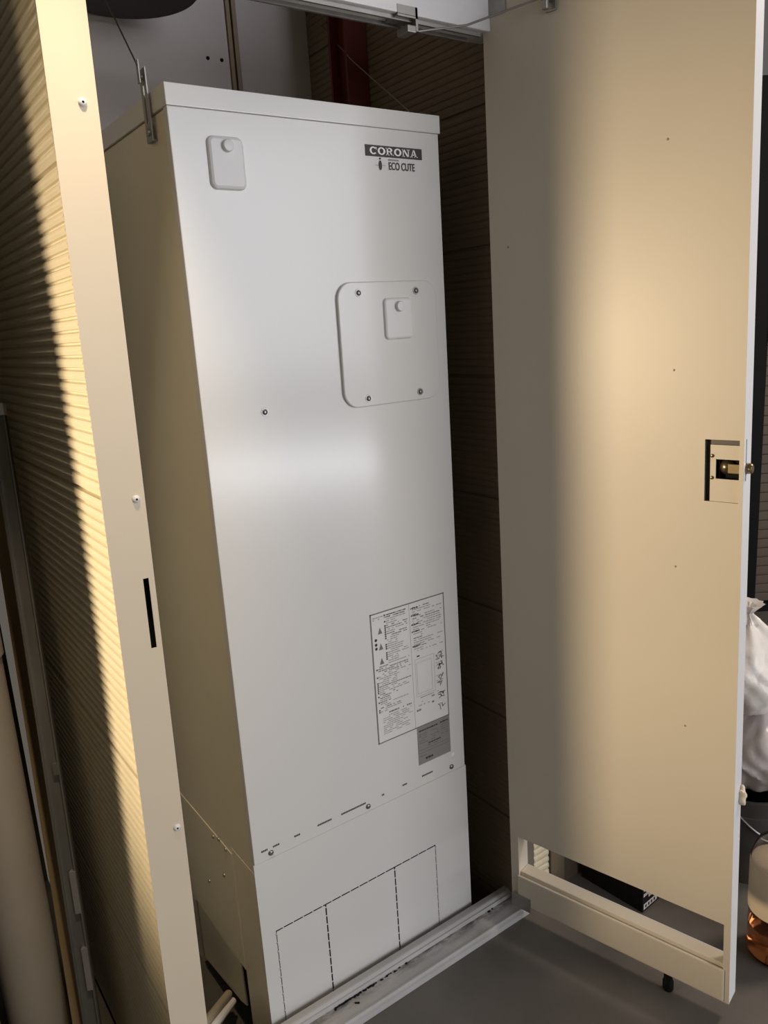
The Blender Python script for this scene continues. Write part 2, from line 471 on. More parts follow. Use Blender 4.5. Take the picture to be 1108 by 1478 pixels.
def cover(x0, x1, z0, z1, yb, parent, th, r, label=None):
    bm = B(); rplate(bm, x0, x1, z0, z1, r, yb, yb - th, bev=th * 0.75)
    o = obj('valve_cover', bm, 'plastic', parent, label)
    cx = (x0 + x1) / 2 ; w = x1 - x0
    bm = B(); lathe(bm, [(w * 0.15, 0), (w * 0.15, 0.006), (w * 0.13, 0.0085), (w * 0.06, 0.0095), (0, 0.0095)], 24, at(cx + w * 0.02, yb - th, z1 - w * 0.24) @ FRONT)
    obj('knob', bm, 'plastic', o, smooth=True)
cover(0.073, 0.153, 2.050, 2.152, 0.0, WH, 0.009, 0.014, 'small rounded white cover at the upper left')
bm = B(); rplate(bm, 0.352, 0.643, 1.573, 1.862, 0.040, 0.0, -0.008, bev=0.0025, seg=12)
ap = obj('access_panel', bm, 'tank', WH, 'square white access panel with rounded corners')
cover(0.478, 0.562, 1.726, 1.823, -0.008, ap, 0.007, 0.011)
def screw(x, z, y, parent, r=0.0075, washer=True):
    bm = B()
    if washer: lathe(bm, [(r * 1.25, 0), (r * 1.2, 0.001), (0, 0.001)], 20, at(x, y, z) @ FRONT)
    lathe(bm, [(r * 0.85, 0), (r * 0.85, 0.0015), (r * 0.7, 0.0034), (r * 0.35, 0.0044), (r * 0.3, 0.003), (0, 0.003)], 18, at(x, y, z) @ FRONT)
    return obj('screw', bm, 'steel', parent, smooth=True)
for x, z in ((0.410, 1.837), (0.579, 1.838), (0.419, 1.592), (0.577, 1.593)):
    screw(x, z, -0.008, ap)
screw(0.145, 1.590, 0.0, WH)
for x in (0.045, 0.336, 0.627):
    screw(x, 0.516, 0.0, WH, r=0.0085, washer=False)

# maker's plate with lettering
np_ = bx('name_plate', 'ink_dark', WH, 0.460, 0.6235, -0.0012, 0.0, 2.1385, 2.1625)
def arc(bm, cx, cz, rx, rz, tx, tz, a0, a1, y, n=20):
    for k in range(n):
        a, b = a0 + (a1 - a0) * k / n, a0 + (a1 - a0) * (k + 1) / n
        poly(bm, [(cx + (rx - tx) * math.cos(a), cz + (rz - tz) * math.sin(a)), (cx + rx * math.cos(a), cz + rz * math.sin(a)),
                  (cx + rx * math.cos(b), cz + rz * math.sin(b)), (cx + (rx - tx) * math.cos(b), cz + (rz - tz) * math.sin(b))], y)
def letter(bm, ch, x, w, z, h, y):
    s = w * 0.25; t = h * 0.17
    def bar(a, b, c, d): quadxz(bm, x + a * w, x + b * w, z + c * h, z + d * h, y)
    if ch == 'O': arc(bm, x + w/2, z + h/2, w/2, h/2, s, t, 0, 2*PI, y, 28)
    if ch == 'C':
        arc(bm, x + w/2, z + h/2, w/2, h/2, s, t, 0.22*PI, 1.78*PI, y, 24)
        bar(0.86, 0.94, 0.62, 0.98)
    if ch == 'R':
        bar(0.10, 0.30, 0, 1); bar(0, 0.42, 0, 0.13); bar(0, 0.5, 0.87, 1); bar(0.3, 0.52, 0.44, 0.56)
        arc(bm, x + w*0.52, z + h*0.72, w*0.34, h*0.28, s, t, -PI/2, PI/2, y, 14)
        poly(bm, [(x + w*0.46, z + h*0.5), (x + w*0.66, z + h*0.5), (x + w*0.92, z), (x + w*0.70, z)], y); bar(0.70, 1.02, 0, 0.12)
    if ch == 'N':
        bar(0.10, 0.22, 0, 1); bar(0.80, 0.92, 0, 1); bar(0, 0.36, 0, 0.12); bar(0, 0.30, 0.88, 1); bar(0.66, 1.04, 0.88, 1)
        poly(bm, [(x + w*0.10, z + h), (x + w*0.36, z + h), (x + w*0.92, z), (x + w*0.68, z)], y)
    if ch == 'A':
        poly(bm, [(x + w*0.10, z), (x + w*0.22, z), (x + w*0.52, z + h*0.92), (x + w*0.44, z + h)], y)
        poly(bm, [(x + w*0.68, z), (x + w*0.92, z), (x + w*0.60, z + h), (x + w*0.44, z + h)], y)
        bar(0.28, 0.72, 0.26, 0.38); bar(0, 0.34, 0, 0.11); bar(0.58, 1.02, 0, 0.11)
bm = B(); x = 0.472
for ch, w in zip('CORONA', (0.0225, 0.0235, 0.0230, 0.0235, 0.0235, 0.0235)):
    letter(bm, ch, x, w * 0.92, 2.1425, 0.0165, -0.0014); x += w
obj('lettering', bm, 'print_white', np_)
def text(name, s, x0, x1, z0, z1, y, m, parent):
    cu = bpy.data.curves.new('txt', 'FONT'); cu.body = s; cu.offset = 0.012
    t = bpy.data.objects.new('txt', cu); COL.objects.link(t)
    bpy.context.view_layer.update()
    me = bpy.data.meshes.new_from_object(t.evaluated_get(bpy.context.evaluated_depsgraph_get()))
    bpy.data.objects.remove(t); bpy.data.curves.remove(cu)
    xs = [v.co.x for v in me.vertices]; ys = [v.co.y for v in me.vertices]
    for v in me.vertices:
        a = (v.co.x - min(xs)) / (max(xs) - min(xs)); b = (v.co.y - min(ys)) / (max(ys) - min(ys))
        v.co = Vector((x0 + a * (x1 - x0), y, z0 + b * (z1 - z0)))
    me.materials.append(M[m]); me.name = name
    o = bpy.data.objects.new(name, me); COL.objects.link(o); o.parent = parent
    return o
text('lettering', 'ECO CUTE', 0.5245, 0.600, 2.1115, 2.1285, -0.0016, 'ink_dark', WH)
bm = B()
x = 0.5245
while x < 0.552:
    w = random.uniform(0.002, 0.0035); quadxz(bm, x, x + w, 2.1315, 2.1348, -0.0015); x += w + 0.001
obj('small_print', bm, 'ink_light', WH)
bm = B()
poly(bm, [(0.500 + 0.0042 * math.cos(a), 2.120 + 0.0105 * math.sin(a)) for a in [2*PI*k/20 for k in range(20)]], -0.0016)
poly(bm, [(0.500 + 0.0022 * math.cos(a), 2.1345 + 0.0022 * math.sin(a)) for a in [2*PI*k/12 for k in range(12)]], -0.0016)
em = obj('emblem', bm, 'ink_dark', WH, 'small dark drop emblem under the name plate')
bm = B(); quadxz(bm, 0.486, 0.495, 2.1195, 2.1206, -0.0015); quadxz(bm, 0.505, 0.514, 2.1195, 2.1206, -0.0015); obj('emblem_line', bm, 'ink_light', em)

# instruction label
LX0, LX1, LZ0, LZ1 = 0.383, 0.627, 0.680, 1.046
lab = bx('instruction_label', 'paper', WH, LX0, LX1, -0.0010, 0.0, LZ0, LZ1, label='large white printed instruction sheet at the lower right')
yl = -0.0012
bm = B(); t = 0.0032
quadxz(bm, LX0, LX1, LZ1 - t, LZ1, yl); quadxz(bm, LX0, LX1, LZ0, LZ0 + t, yl); quadxz(bm, LX0, LX0 + t, LZ0, LZ1, yl); quadxz(bm, LX1 - t, LX1, LZ0, LZ1, yl)
obj('label_border', bm, 'ink', lab)
bm = B(); bl = B(); bd = B()
LW = LX1 - LX0; LH = LZ1 - LZ0
def P(u, v): return LX0 + u * LW, LZ0 + v * LH
def words(b, u0, u1, v, h, fill=0.75):
    x, z = P(u0, v); xe, _ = P(u1, v)
    while x < xe - 0.003:
        w = random.uniform(0.0025, 0.011)
        if random.random() < fill: quadxz(b, x, min(x + w, xe), z - h / 2, z + h / 2, yl)
        x += w + 0.0012
quadxz(bl, P(0.51, 0)[0] - 0.0006, P(0.51, 0)[0] + 0.0006, LZ0 + t, LZ1 - t, yl)
v = 0.965
while v > 0.60:                       # upper left block
    words(bm if random.random() < 0.25 else bl, 0.20, random.choice((0.34, 0.40, 0.48, 0.48)), v, 0.0026)
    if random.random() < 0.55:
        x, z = P(0.185, v); quadxz(bd, x - 0.0026, x + 0.0022, z - 0.0022, z + 0.0022, yl)
    v -= 0.0158
words(bl, 0.03, 0.48, 0.965, 0.003); words(bl, 0.03, 0.45, 0.950, 0.0026)
for vv in (0.86, 0.74, 0.63):
    x, z = P(0.115, vv); poly(bm, [(x - 0.007, z - 0.008), (x + 0.007, z - 0.008), (x, z + 0.010)], yl)
for vv in (0.80, 0.765, 0.735):
    x, z = P(0.055, vv); poly(bd, [(x + 0.0042 * math.cos(a), z + 0.0042 * math.sin(a)) for a in [2*PI*k/10 for k in range(10)]], yl)
v = 0.59
while v > 0.235:                      # lower left block
    words(bm if random.random() < 0.3 else bl, 0.06, random.choice((0.20, 0.30, 0.34, 0.46, 0.49)), v, 0.0026)
    if random.random() < 0.3:
        x, z = P(0.035, v); quadxz(bd, x, x + 0.0045, z - 0.002, z + 0.002, yl)
    v -= 0.0150
words(bm, 0.03, 0.49, 0.222, 0.004); v = 0.20
while v > 0.06:
    words(bl, 0.08, random.choice((0.35, 0.44, 0.48)), v, 0.0024); v -= 0.0150
v = 0.955
while v > 0.60:                       # upper right block
    words(bm if random.random() < 0.25 else bl, 0.55, random.choice((0.68, 0.80, 0.93, 0.96)), v, 0.0026)
    v -= 0.0170
for vv in (0.95, 0.895, 0.825, 0.77, 0.655): words(bd, 0.53, 0.64, vv, 0.0036, 1.0)
def frame(b, u0, u1, v0, v1, t=0.0009):
    x0, z0 = P(u0, v0); x1, z1 = P(u1, v1)
    quadxz(b, x0, x1, z0, z0 + t, yl); quadxz(b, x0, x1, z1 - t, z1, yl); quadxz(b, x0, x0 + t, z0, z1, yl); quadxz(b, x1 - t, x1, z0, z1, yl)
frame(bl, 0.57, 0.78, 0.27, 0.52); frame(bl, 0.55, 0.82, 0.25, 0.55)
words(bd, 0.58, 0.63, 0.57, 0.004, 1.0)
for vv in (0.235, 0.20, 0.175): words(bl, 0.57, 0.80, vv, 0.003, 0.6)
words(bm, 0.54, 0.60, 0.14, 0.006, 1.0); words(bm, 0.76, 0.80, 0.165, 0.005, 1.0); words(bm, 0.76, 0.80, 0.215, 0.004, 1.0)
for vv in (0.53, 0.50, 0.445, 0.425, 0.34, 0.30, 0.215, 0.195, 0.105):    # little sketches down the right
    for _ in range(4):
        x, z = P(random.uniform(0.86, 0.94), vv + random.uniform(-0.018, 0.018)); a = random.uniform(0, PI); l = 0.006
        dx, dz = math.cos(a) * l, math.sin(a) * l; nx, nz = -math.sin(a) * 0.0013, math.cos(a) * 0.0013
        poly(bm, [(x - dx - nx, z - dz - nz), (x + dx - nx, z + dz - nz), (x + dx + nx, z + dz + nz), (x - dx + nx, z - dz + nz)], yl)
    words(bl, 0.84, 0.95, vv + 0.02, 0.002, 0.7)
for b, m in ((bm, 'ink'), (bl, 'ink_light'), (bd, 'ink_dark')):
    obj('printed_text', b, m, lab)['kind'] = 'stuff'
# grey rating plate
RX0, RX1, RZ0, RZ1 = 0.512, 0.627, 0.566, 0.679
rp = bx('rating_plate', 'foil', WH, RX0, RX1, -0.0010, 0.0, RZ0, RZ1, label='grey rating plate with dark print')
bm = B(); LX0, LZ0, LW, LH = RX0, RZ0, RX1 - RX0, RZ1 - RZ0
words(bm, 0.05, 0.62, 0.90, 0.0042, 1.0); words(bm, 0.70, 0.95, 0.91, 0.0042, 1.0)
bl = B()
for vv in (0.80, 0.75, 0.69, 0.63, 0.57):
    words(bl, 0.05, 0.30, vv, 0.0024); words(bl, 0.40, 0.65, vv, 0.0024, 0.8); words(bl, 0.72, 0.95, vv + 0.03, 0.0024, 0.7)
words(bm, 0.32, 0.72, 0.50, 0.0036, 1.0); words(bl, 0.30, 0.60, 0.44, 0.003)
for vv in (0.38, 0.30): quadxz(bl, *[P(0.04, vv)[0], P(0.96, vv)[0]], P(0, vv)[1] - 0.0008, P(0, vv)[1] + 0.0008, yl)
words(bm, 0.15, 0.45, 0.12, 0.006, 0.9); words(bl, 0.05, 0.25, 0.22, 0.003, 1.0)
obj('printed_text', bm, 'ink_dark', rp)['kind'] = 'stuff'; obj('printed_text', bl, 'ink', rp)['kind'] = 'stuff'
bm = B(); lathe(bm, [(0.006, 0), (0.0055, 0.001), (0, 0.001)], 16, at(0.634, 0, 0.553) @ FRONT); obj('round_sticker', bm, 'print_white', WH)
# row of tiny port captions above the lower cover
bm = B(); LX0, LZ0, LW, LH = 0.0, 0.0, 1.0, 1.0; yl = -0.0003
bm.free()
for a, b in ((0.020, 0.036), (0.052, 0.068), (0.112, 0.126), (0.180, 0.222), (0.252, 0.330), (0.382, 0.390), (0.452, 0.468), (0.520, 0.556)):
    bm = B(); x = a
    while x < b:
        w = random.uniform(0.0028, 0.0042); quadxz(bm, x, x + w, 0.5265, 0.5315, yl); x += w + 0.0009
    obj('port_caption', bm, 'ink_dark', WH)
# left side: lower access cover, corner strip, screws, skirt, bracket
bm = B(); box(bm, -0.0022, 0.0, 0.143, 0.52, 0.092, 0.452, bev=0.0008); sc_ = obj('side_cover', bm, 'tank_side', WH, 'lower cover on the left side')
bm = B(); box(bm, -0.0008, 0.004, 0.0125, 0.142, -0.2, 0.47, bev=0.0004); obj('corner_leg', bm, 'tank_side', WH)
bm = B(); box(bm, WT - 0.004, WT, 0.0125, 0.12, -0.2, 0.13); obj('corner_leg', bm, 'tank_side', WH)
bm = B()
poly(bm, [(0, 0)], 0) if False else None
g = B(); pts = [(0.214, 0.092), (0.52, 0.092), (0.52, -0.15), (0.245, -0.10), (0.205, -0.085)]
a = [g.verts.new((0.012, y, z)) for y, z in pts]; b = [g.verts.new((0.016, y, z)) for y, z in pts]
g.faces.new(a); g.faces.new(list(reversed(b)))
for i in range(5): g.faces.new((a[i], b[i], b[(i+1) % 5], a[(i+1) % 5]))
bmesh.ops.recalc_face_normals(g, faces=g.faces); merge(bm, g); obj('skirt_plate', bm, 'tank_side', WH)
bm = B(); box(bm, 0.02, WT - 0.02, 0.05, DT - 0.02, 0.07, 0.118); obj('base_pan', bm, 'dark', WH)
for y in (0.56,):
    for x in (0.05, WT - 0.05):
        bm = B(); box(bm, x - 0.03, x + 0.03, y, y + 0.06, -0.2, 0.10); obj('rear_leg', bm, 'tank_side', WH)
SIDE = Matrix.Rotation(-PI / 2, 4, 'Y')
for y, z in ((0.262, 0.438), (0.222, 0.452), (0.180, 0.445), (0.215, 0.345), (0.34, 0.25), (0.435, 2.262 - 0.07)):
    bm = B(); lathe(bm, [(0.006, 0), (0.0055, 0.0025), (0.003, 0.004), (0, 0.004)], 14, at(-0.002, y, z) @ SIDE); obj('screw', bm, 'zinc', WH, smooth=True)
bm = B()
for dy in (0,):
    holed(bm, 0.068, 0.100, 2.150, 2.285, 0.0, 0.0025, [(0.080, 0.088, 2.185, 2.255)])
bm.transform(Matrix(((0, 1, 0, -0.0105), (1, 0, 0, 0), (0, 0, 1, 0), (0, 0, 0, 1))))
bmesh.ops.reverse_faces(bm, faces=bm.faces)
box(bm, -0.0085, 0.004, 0.068, 0.100, 2.150, 2.153)
lathe(bm, [(0.008, 0), (0.007, 0.004), (0, 0.005)], 14, at(-0.0105, 0.084, 2.168) @ SIDE)
lathe(bm, [(0.006, 0), (0.005, 0.004), (0, 0.005)], 14, at(-0.0105, 0.084, 2.270) @ SIDE)
box(bm, -0.0185, -0.0165, 0.078, 0.090, 2.258, 2.300)
obj('stay_bracket', bm, 'zinc', WH, 'steel wire-stay bracket on the top left edge')
# stay wires
bm = B(); tube(bm, [(-0.0175, 0.084, 2.290), (-0.018, 0.2, 2.43), (-0.036, 0.44, 2.742), (-0.045, 0.6, 2.955)], 0.0018, 6)
tag(obj('stay_wire', bm, 'dark_cable'), 'dark stay wire rising from the bracket at the top left of the heater', 'wire')
bm = B(); tube(bm, [(0.650, 0.062, 2.2405), (0.648, 0.075, 2.268), (0.60, 0.21, 2.385), (0.70, 0.40, 2.525), (0.80, 0.66, 2.665), (0.803, 0.70, 2.68)][:2] + [(0.715, 0.40, 2.478), (0.80, 0.676, 2.659)], 0.0015, 6)
tag(obj('stay_wire', bm, 'cable'), 'pale stay wire rising behind the top right of the heater', 'wire')

# black ribbed round fixture hanging above the heater
F = thing('round_fixture', 'black ribbed round drum hanging from the ceiling over the heater', 'fixture', (0.150, 0.54, 2.600))
bm = B(); lathe(bm, [(0.150, 0.004), (0.172, 0.0), (0.180, 0.008), (0.180, 0.035)], 96); obj('rim', bm, 'duct', F, smooth=True)
bm = B(); lathe(bm, [(0.180, 0.035), (0.182, 0.05), (0.182, 0.19), (0.10, 0.215), (0.03, 0.22)], 180, rib=0.004); obj('ribbed_drum', bm, 'duct', F)
bm = B(); lathe(bm, [(0.03, 0.22), (0.03, 0.358)], 20); obj('hanger', bm, 'duct', F)

# conduits in the dark gap by the heater's foot
bm = B(); tube(bm, [(-0.152, 0.121, 0.012), (-0.080, 0.208, -0.046), (-0.006, 0.297, -0.106)][::-1], 0.0125, 10)
def place_conduit(): pass
tag(obj('conduit_pipe', bm, 'conduit', smooth=True), 'smooth beige conduit slanting into the dark gap at the heater foot', 'pipe')
bm = B(); tube(bm, [(0.0, 0.286, -0.126), (-0.06, 0.207, -0.070), (-0.122, 0.125, -0.010)], 0.011, 10, rib=0.003, nrib=56)
tag(obj('corrugated_hose', bm, 'plastic'), 'pale corrugated hose slanting into the dark gap at the heater foot', 'hose')

# ================================================================ CUPBOARD DOOR
DA = math.radians(-76.0)
DW, DHt, DT_ = 0.622, 2.50, 0.050
D = struct(thing('door_1', '', 'door', (0.757, -0.100, 0.065), (0, 0, DA)), 'cream painted steel cupboard door standing open beside the heater', 'door')
def plumb(bm):      # the leaf hangs a little out of plumb and racks towards its top
    for v in bm.verts:
        v.co.x -= v.co.z * (0.006 + 0.0165 * v.co.x)
def dobj(name, bm, m, parent=D, label=None, smooth=False):
    plumb(bm); return obj(name, bm, m, parent, label, smooth)
SL = (0.026, 0.606, 0.090, 0.224)
LT = (0.540, 0.613, 1.278, 1.414)
bm = B(); holed(bm, 0.0, DW, 0.0, DHt, 0.0, 0.002, [SL, LT])
dobj('inner_sheet', bm, 'door')
bm = B(); holed(bm, 0.0, DW, 0.0, DHt, DT_ - 0.002, DT_, [(SL[0], SL[1], 0.103, SL[3])])
dobj('outer_sheet', bm, 'white_paint')
bm = B()
box(bm, DW - 0.002, DW, 0.002, DT_ - 0.002, 0.0, 1.325); box(bm, DW - 0.002, DW, 0.002, 0.014, 1.325, 1.415); box(bm, DW - 0.002, DW, 0.019, DT_ - 0.002, 1.325, 1.415)
box(bm, DW - 0.002, DW, 0.002, DT_ - 0.002, 1.415, DHt)
dobj('edge_strip', bm, 'white_paint', label='bright white free edge')
bm = B(); box(bm, 0.0, 0.002, 0.002, DT_ - 0.002, 0.0, DHt); dobj('hinge_edge', bm, 'door')
bm = B(); box(bm, 0.002, DW - 0.002, 0.002, DT_ - 0.002, 0.0, 0.002); dobj('bottom_edge', bm, 'door')
# slot lining and the ledge behind it
bm = B()
box(bm, SL[0] - 0.002, SL[0], 0.002, DT_ - 0.002, SL[2], SL[3]); box(bm, SL[1], SL[1] + 0.002, 0.002, DT_ - 0.002, SL[2], SL[3])
box(bm, SL[0], SL[1], 0.002, DT_ - 0.002, SL[3], SL[3] + 0.002)
dobj('slot_lining', bm, 'door')
bm = B()
box(bm, SL[0], SL[1], 0.008, DT_ - 0.002, 0.080, 0.104, bev=0.003)
box(bm, SL[0], SL[1], 0.002, 0.008, 0.084, 0.090)
dobj('slot_ledge', bm, 'door', label='ledge inside the low opening')
# kick rail with a rounded top roll
bm = B(); box(bm, 0.022, DW - 0.012, -0.006, 0.001, 0.004, 0.097, bev=0.004); dobj('kick_rail', bm, 'door')
# hinge plates
def hinge(z0, z1, name):
    bm = B(); box(bm, 0.004, 0.066, -0.0035, -0.001, z0, z1, bev=0.0008)
    h = dobj(name, bm, 'zinc', label='grey hinge plate')
    for u in (0.016, 0.035, 0.054):
        bm = B(); lathe(bm, [(0.004, 0), (0.0036, 0.0016), (0, 0.0018)], 12, at(u, -0.0035, (z0 + z1) / 2 + (0.004 if u != 0.035 else -0.006)) @ FRONT)
        dobj('screw', bm, 'dark', h)
hinge(2.366, 2.46, 'hinge_plate')
bm = B(); box(bm, 0.003, 0.066, -0.0085, -0.0055, -0.012, 0.034, bev=0.001); dobj('hinge_plate', bm, 'zinc', label='grey pivot plate at the bottom corner')
# stay bracket near the top
bm = B(); box(bm, 0.172, 0.198, -0.006, 0.0, 2.335, 2.40, bev=0.001); box(bm, 0.174, 0.194, -0.032, -0.006, 2.352, 2.372, bev=0.003); lathe(bm, [(0.007, -0.006), (0.007, 0.012), (0.004, 0.014), (0, 0.014)], 14, at(0.184, -0.026, 2.340))
dobj('stay_bracket', bm, 'zinc', label='small steel stay bracket near the top')
# latch pocket
bm = B()
l0, l1, m0, m1 = LT
box(bm, l0, l1, 0.024, 0.026, m0, m1) if False else None; box(bm, l0 - 0.002, l0, 0.002, 0.016, m0, m1); box(bm, l1, l1 + 0.002, 0.002, 0.016, m0, m1); box(bm, l0, l1, 0.002, 0.016, m1, m1 + 0.002); box(bm, l0, l1, 0.002, 0.016, m0 - 0.002, m0)
dobj('latch_recess', bm, 'zinc', label='grey metal lining of the latch recess')
bm = B(); holed(bm, l0 + 0.010, l1, m0, m1 - 0.012, 0.0060, 0.0085, [(l0 + 0.022, l1 - 0.0005, m0 + 0.050, m0 + 0.093)])
lp = dobj('latch_plate', bm, 'door')
bm = B(); box(bm, l0 + 0.016, l1, 0.030, 0.034, m0 + 0.045, m0 + 0.105); dobj('latch_pocket', bm, 'black', lp)
bm = B(); box(bm, l0, l0 + 0.012, 0.014, 0.016, m0, m1); box(bm, l0 + 0.012, l1, 0.014, 0.016, m1 - 0.016, m1); dobj('recess_back', bm, 'bucket', lp, 'dark gap around the latch plate')
for z in (m0 + 0.052, m0 + 0.100):
    bm = B(); lathe(bm, [(0.0042, 0), (0.004, 0.002), (0.002, 0.003), (0, 0.003)], 14, at(l0 + 0.014, 0.0060, z) @ FRONT); dobj('screw', bm, 'brass', lp, smooth=True)
bm = B(); lathe(bm, [(0.016, 0), (0.016, 0.006), (0.0125, 0.012), (0.006, 0.016), (0, 0.017)], 24, at(l0 + 0.040, 0.028, m0 + 0.074) @ FRONT); dobj('latch_cylinder', bm, 'brass', lp, 'worn brass latch cylinder', smooth=True)
bm = B(); box(bm, l0 + 0.046, l1 + 0.001, 0.010, 0.018, m0 + 0.062, m0 + 0.083, bev=0.0015); dobj('latch_lever', bm, 'brass', lp, 'worn brass latch lever')
bm = B(); lathe(bm, [(0.0115, 0), (0.0115, 0.010), (0.009, 0.013), (0, 0.0135)], 20, at(DW, 0.021, 1.352) @ Matrix.Rotation(PI/2, 4, 'Y'))
dobj('latch_bolt', bm, 'brass', label='round brown latch bolt on the free edge', smooth=True)
# pale lump on the free edge, tiny rivets, foot
bm = B(); g = B(); bmesh.ops.create_icosphere(g, subdivisions=3, radius=1.0)
for v in g.verts:
    n = v.co.normalized(); v.co = Vector((n.x * 0.010, n.y * 0.012, n.z * 0.026)) * (1 + 0.16 * math.sin(7 * n.z + 3 * n.y))
merge(bm, g, at(DW + 0.004, 0.044, 0.560)); dobj('edge_lump', bm, 'cream_print', label='small cream lump on the free edge', smooth=True)
for u, z in ((0.452, 2.03), (0.470, 1.562), (0.478, 1.118), (0.505, 0.726), (0.30, 2.43), (0.052, 1.86)):
    bm = B(); lathe(bm, [(0.0026, 0), (0.0018, 0.001), (0, 0.001)], 10, at(u, 0.0, z) @ FRONT); dobj('rivet', bm, 'grey_trim')
bm = B(); lathe(bm, [(0.012, 0), (0.014, 0.004), (0.014, 0.026), (0.011, 0.030), (0.011, 0.066)], 20, at(0.462, 0.022, -0.065)); dobj('door_foot', bm, 'dark', label='black rubber foot under the door', smooth=True)
# thin stay rod between lintel and door
bm = B(); tube(bm, [(0.552, -0.098, 2.376), (0.660, -0.135, 2.392), (0.768, -0.250, 2.424)], 0.0024, 8)
tag(obj('stay_rod', bm, 'zinc', smooth=True), 'thin steel door stay rod between the lintel bracket and the open door', 'rod')

# ================================================================ LEFT EDGE OF THE VIEW
struct(bx('wall_shade_caster', 'wall_olive', None, -0.70, -0.58, 0.125, 1.3, -0.2, 2.95), 'partition added left of the siding to cast a shadow on it')  # added shadow caster: keeps the warm lamp off the siding behind its front strip
def slat(name, foot, top, w, d, m, lab, cat, lipped=False):
    f, t = Vector(foot), Vector(top); dz = (t - f); L = dz.length; z = dz.normalized()
    x = Vector((0.85, -0.52, 0)); x = (x - z * x.dot(z)).normalized(); y = z.cross(x)
    o = thing(name, lab, cat, foot)
    o.rotation_euler = Matrix((x, y, z)).transposed().to_euler()
    bm = B()
    if lipped:
        box(bm, -w/2, w/2, d * 0.6, d, 0, L); box(bm, -w/2, -w/2 + 0.003, 0, d, 0, L); box(bm, w/2 - 0.004, w/2, 0, d, 0, L, bev=0.001)
    else:
        box(bm, -w/2, w/2, 0, d, 0, L, bev=0.002)
    obj('bar', bm, m, o)
    return o, L
ra, L = slat('aluminium_rail', (-0.397, 0.201, -0.195), (-0.300, 0.600, 1.60), 0.040, 0.016, 'alu', 'dull aluminium channel leaning on the siding at the left edge', 'rail', True)
bx('end_cap', 'plastic', ra, -0.021, 0.021, -0.002, 0.017, L, L + 0.03, bev=0.002)
for z in (0.36, 0.56, 0.92):
    bx('clip', 'alu' if z > 0.7 else 'foil', ra, 0.004, 0.019, -0.003, 0.010, z, z + (0.03 if z > 0.7 else 0.11), bev=0.001)
wo, L = slat('timber_strip', (-0.420, 0.228, -0.195), (-0.308, 0.80, 1.39), 0.034, 0.014, 'wood_strip', 'narrow beige timber strip leaning beside the aluminium channel', 'strip')
P_ = thing('drain_pipe', 'thick pale grey upright pipe at the lower left edge', 'pipe', (-0.480, 0.43, -0.2))
bm = B(); lathe(bm, [(0.072, 0.0), (0.072, 1.25)], 48); obj('pipe_body', bm, 'pipe', P_, smooth=True)
bm = B(); lathe(bm, [(0.072, 1.25), (0.078, 1.252), (0.078, 1.32), (0.070, 1.322), (0.066, 1.30), (0, 1.30)], 48); obj('pipe_socket', bm, 'pipe', P_, smooth=True)

struct(bx('wall_end', 'wall_olive', None, -3.5, -0.29, 1.32, 1.4, -0.2, 2.95), 'dim brown wall closing the passage at the far left')

# ================================================================ BEYOND THE DOOR
wf = struct(bx('wall_front', 'wall_brown', None, 0.845, 0.97, -0.09, 0.80, 0.0, 2.95), 'outer wall of the cupboard behind the open door')
def front_course(h, L):
    g = siding_course(h, 0.0231, 0.006, 0.004, L, 0.006)
    g.transform(Matrix.Rotation(PI / 2, 4, 'Z')); return g     # faces -y, runs along -x
s0 = obj('siding_panel', front_course(0.582, 0.063), 'siding', wf); s0.location = (0.908, -0.106, 0.0)
for z in (0.582, 1.164, 1.746, 2.328): inst('siding_panel', s0, wf, (0.908, -0.106, z))
bx('corner_board', 'siding_dim', wf, 0.912, 0.972, -0.112, -0.09, 0.0, 2.9, bev=0.003)
struct(bx('wall_far', 'wallpaint', None, 0.9, 6.0, 2.6, 2.7, 0.0, 4.2), 'pale wall at the far side of the room')
struct(bx('wall_east', 'wallpaint', None, 5.6, 5.7, -6.0, 2.6, 0.0, 4.2), 'pale wall at the right of the room')

C_ = thing('carton', 'black printed carton on the floor behind the open door', 'box', (1.066, -0.333, 0.0), (0, 0, math.radians(4)))
bx('carton_body', 'carton_black', C_, 0.0, 0.34, 0.0, 0.22, 0.0, 0.30, bev=0.002)
bm = B(); quadxz(bm, 0.005, 0.075, 0.008, 0.027, -0.0006); pl_ = obj('printed_label', bm, 'print_white', C_)
bm = B()
for k in range(4): quadxz(bm, 0.012 + 0.015 * k, 0.020 + 0.015 * k, 0.012, 0.022, -0.0009)
obj('printed_text', bm, 'ink_dark', pl_)
bm = B()
for z, a, b in ((0.052, 0.004, 0.060), (0.072, 0.004, 0.040), (0.040, 0.030, 0.09), (0.088, 0.004, 0.05)):
    x = a
    while x < b: quadxz(bm, x, x + 0.007, z, z + 0.011, -0.0006); x += 0.0092
obj('printed_text', bm, 'print_white', C_)
cb = thing('carton', 'plain brown carton against the wall behind the black carton', 'box', (0.985, -0.095, 0.0))
bx('carton_body', 'carton_brown', cb, 0.0, 0.24, 0.0, 0.26, 0.0, 0.28, bev=0.002)
bx('carton_tape', 'grey_trim', cb, 0.0, 0.24, 0.11, 0.15, 0.28, 0.281)

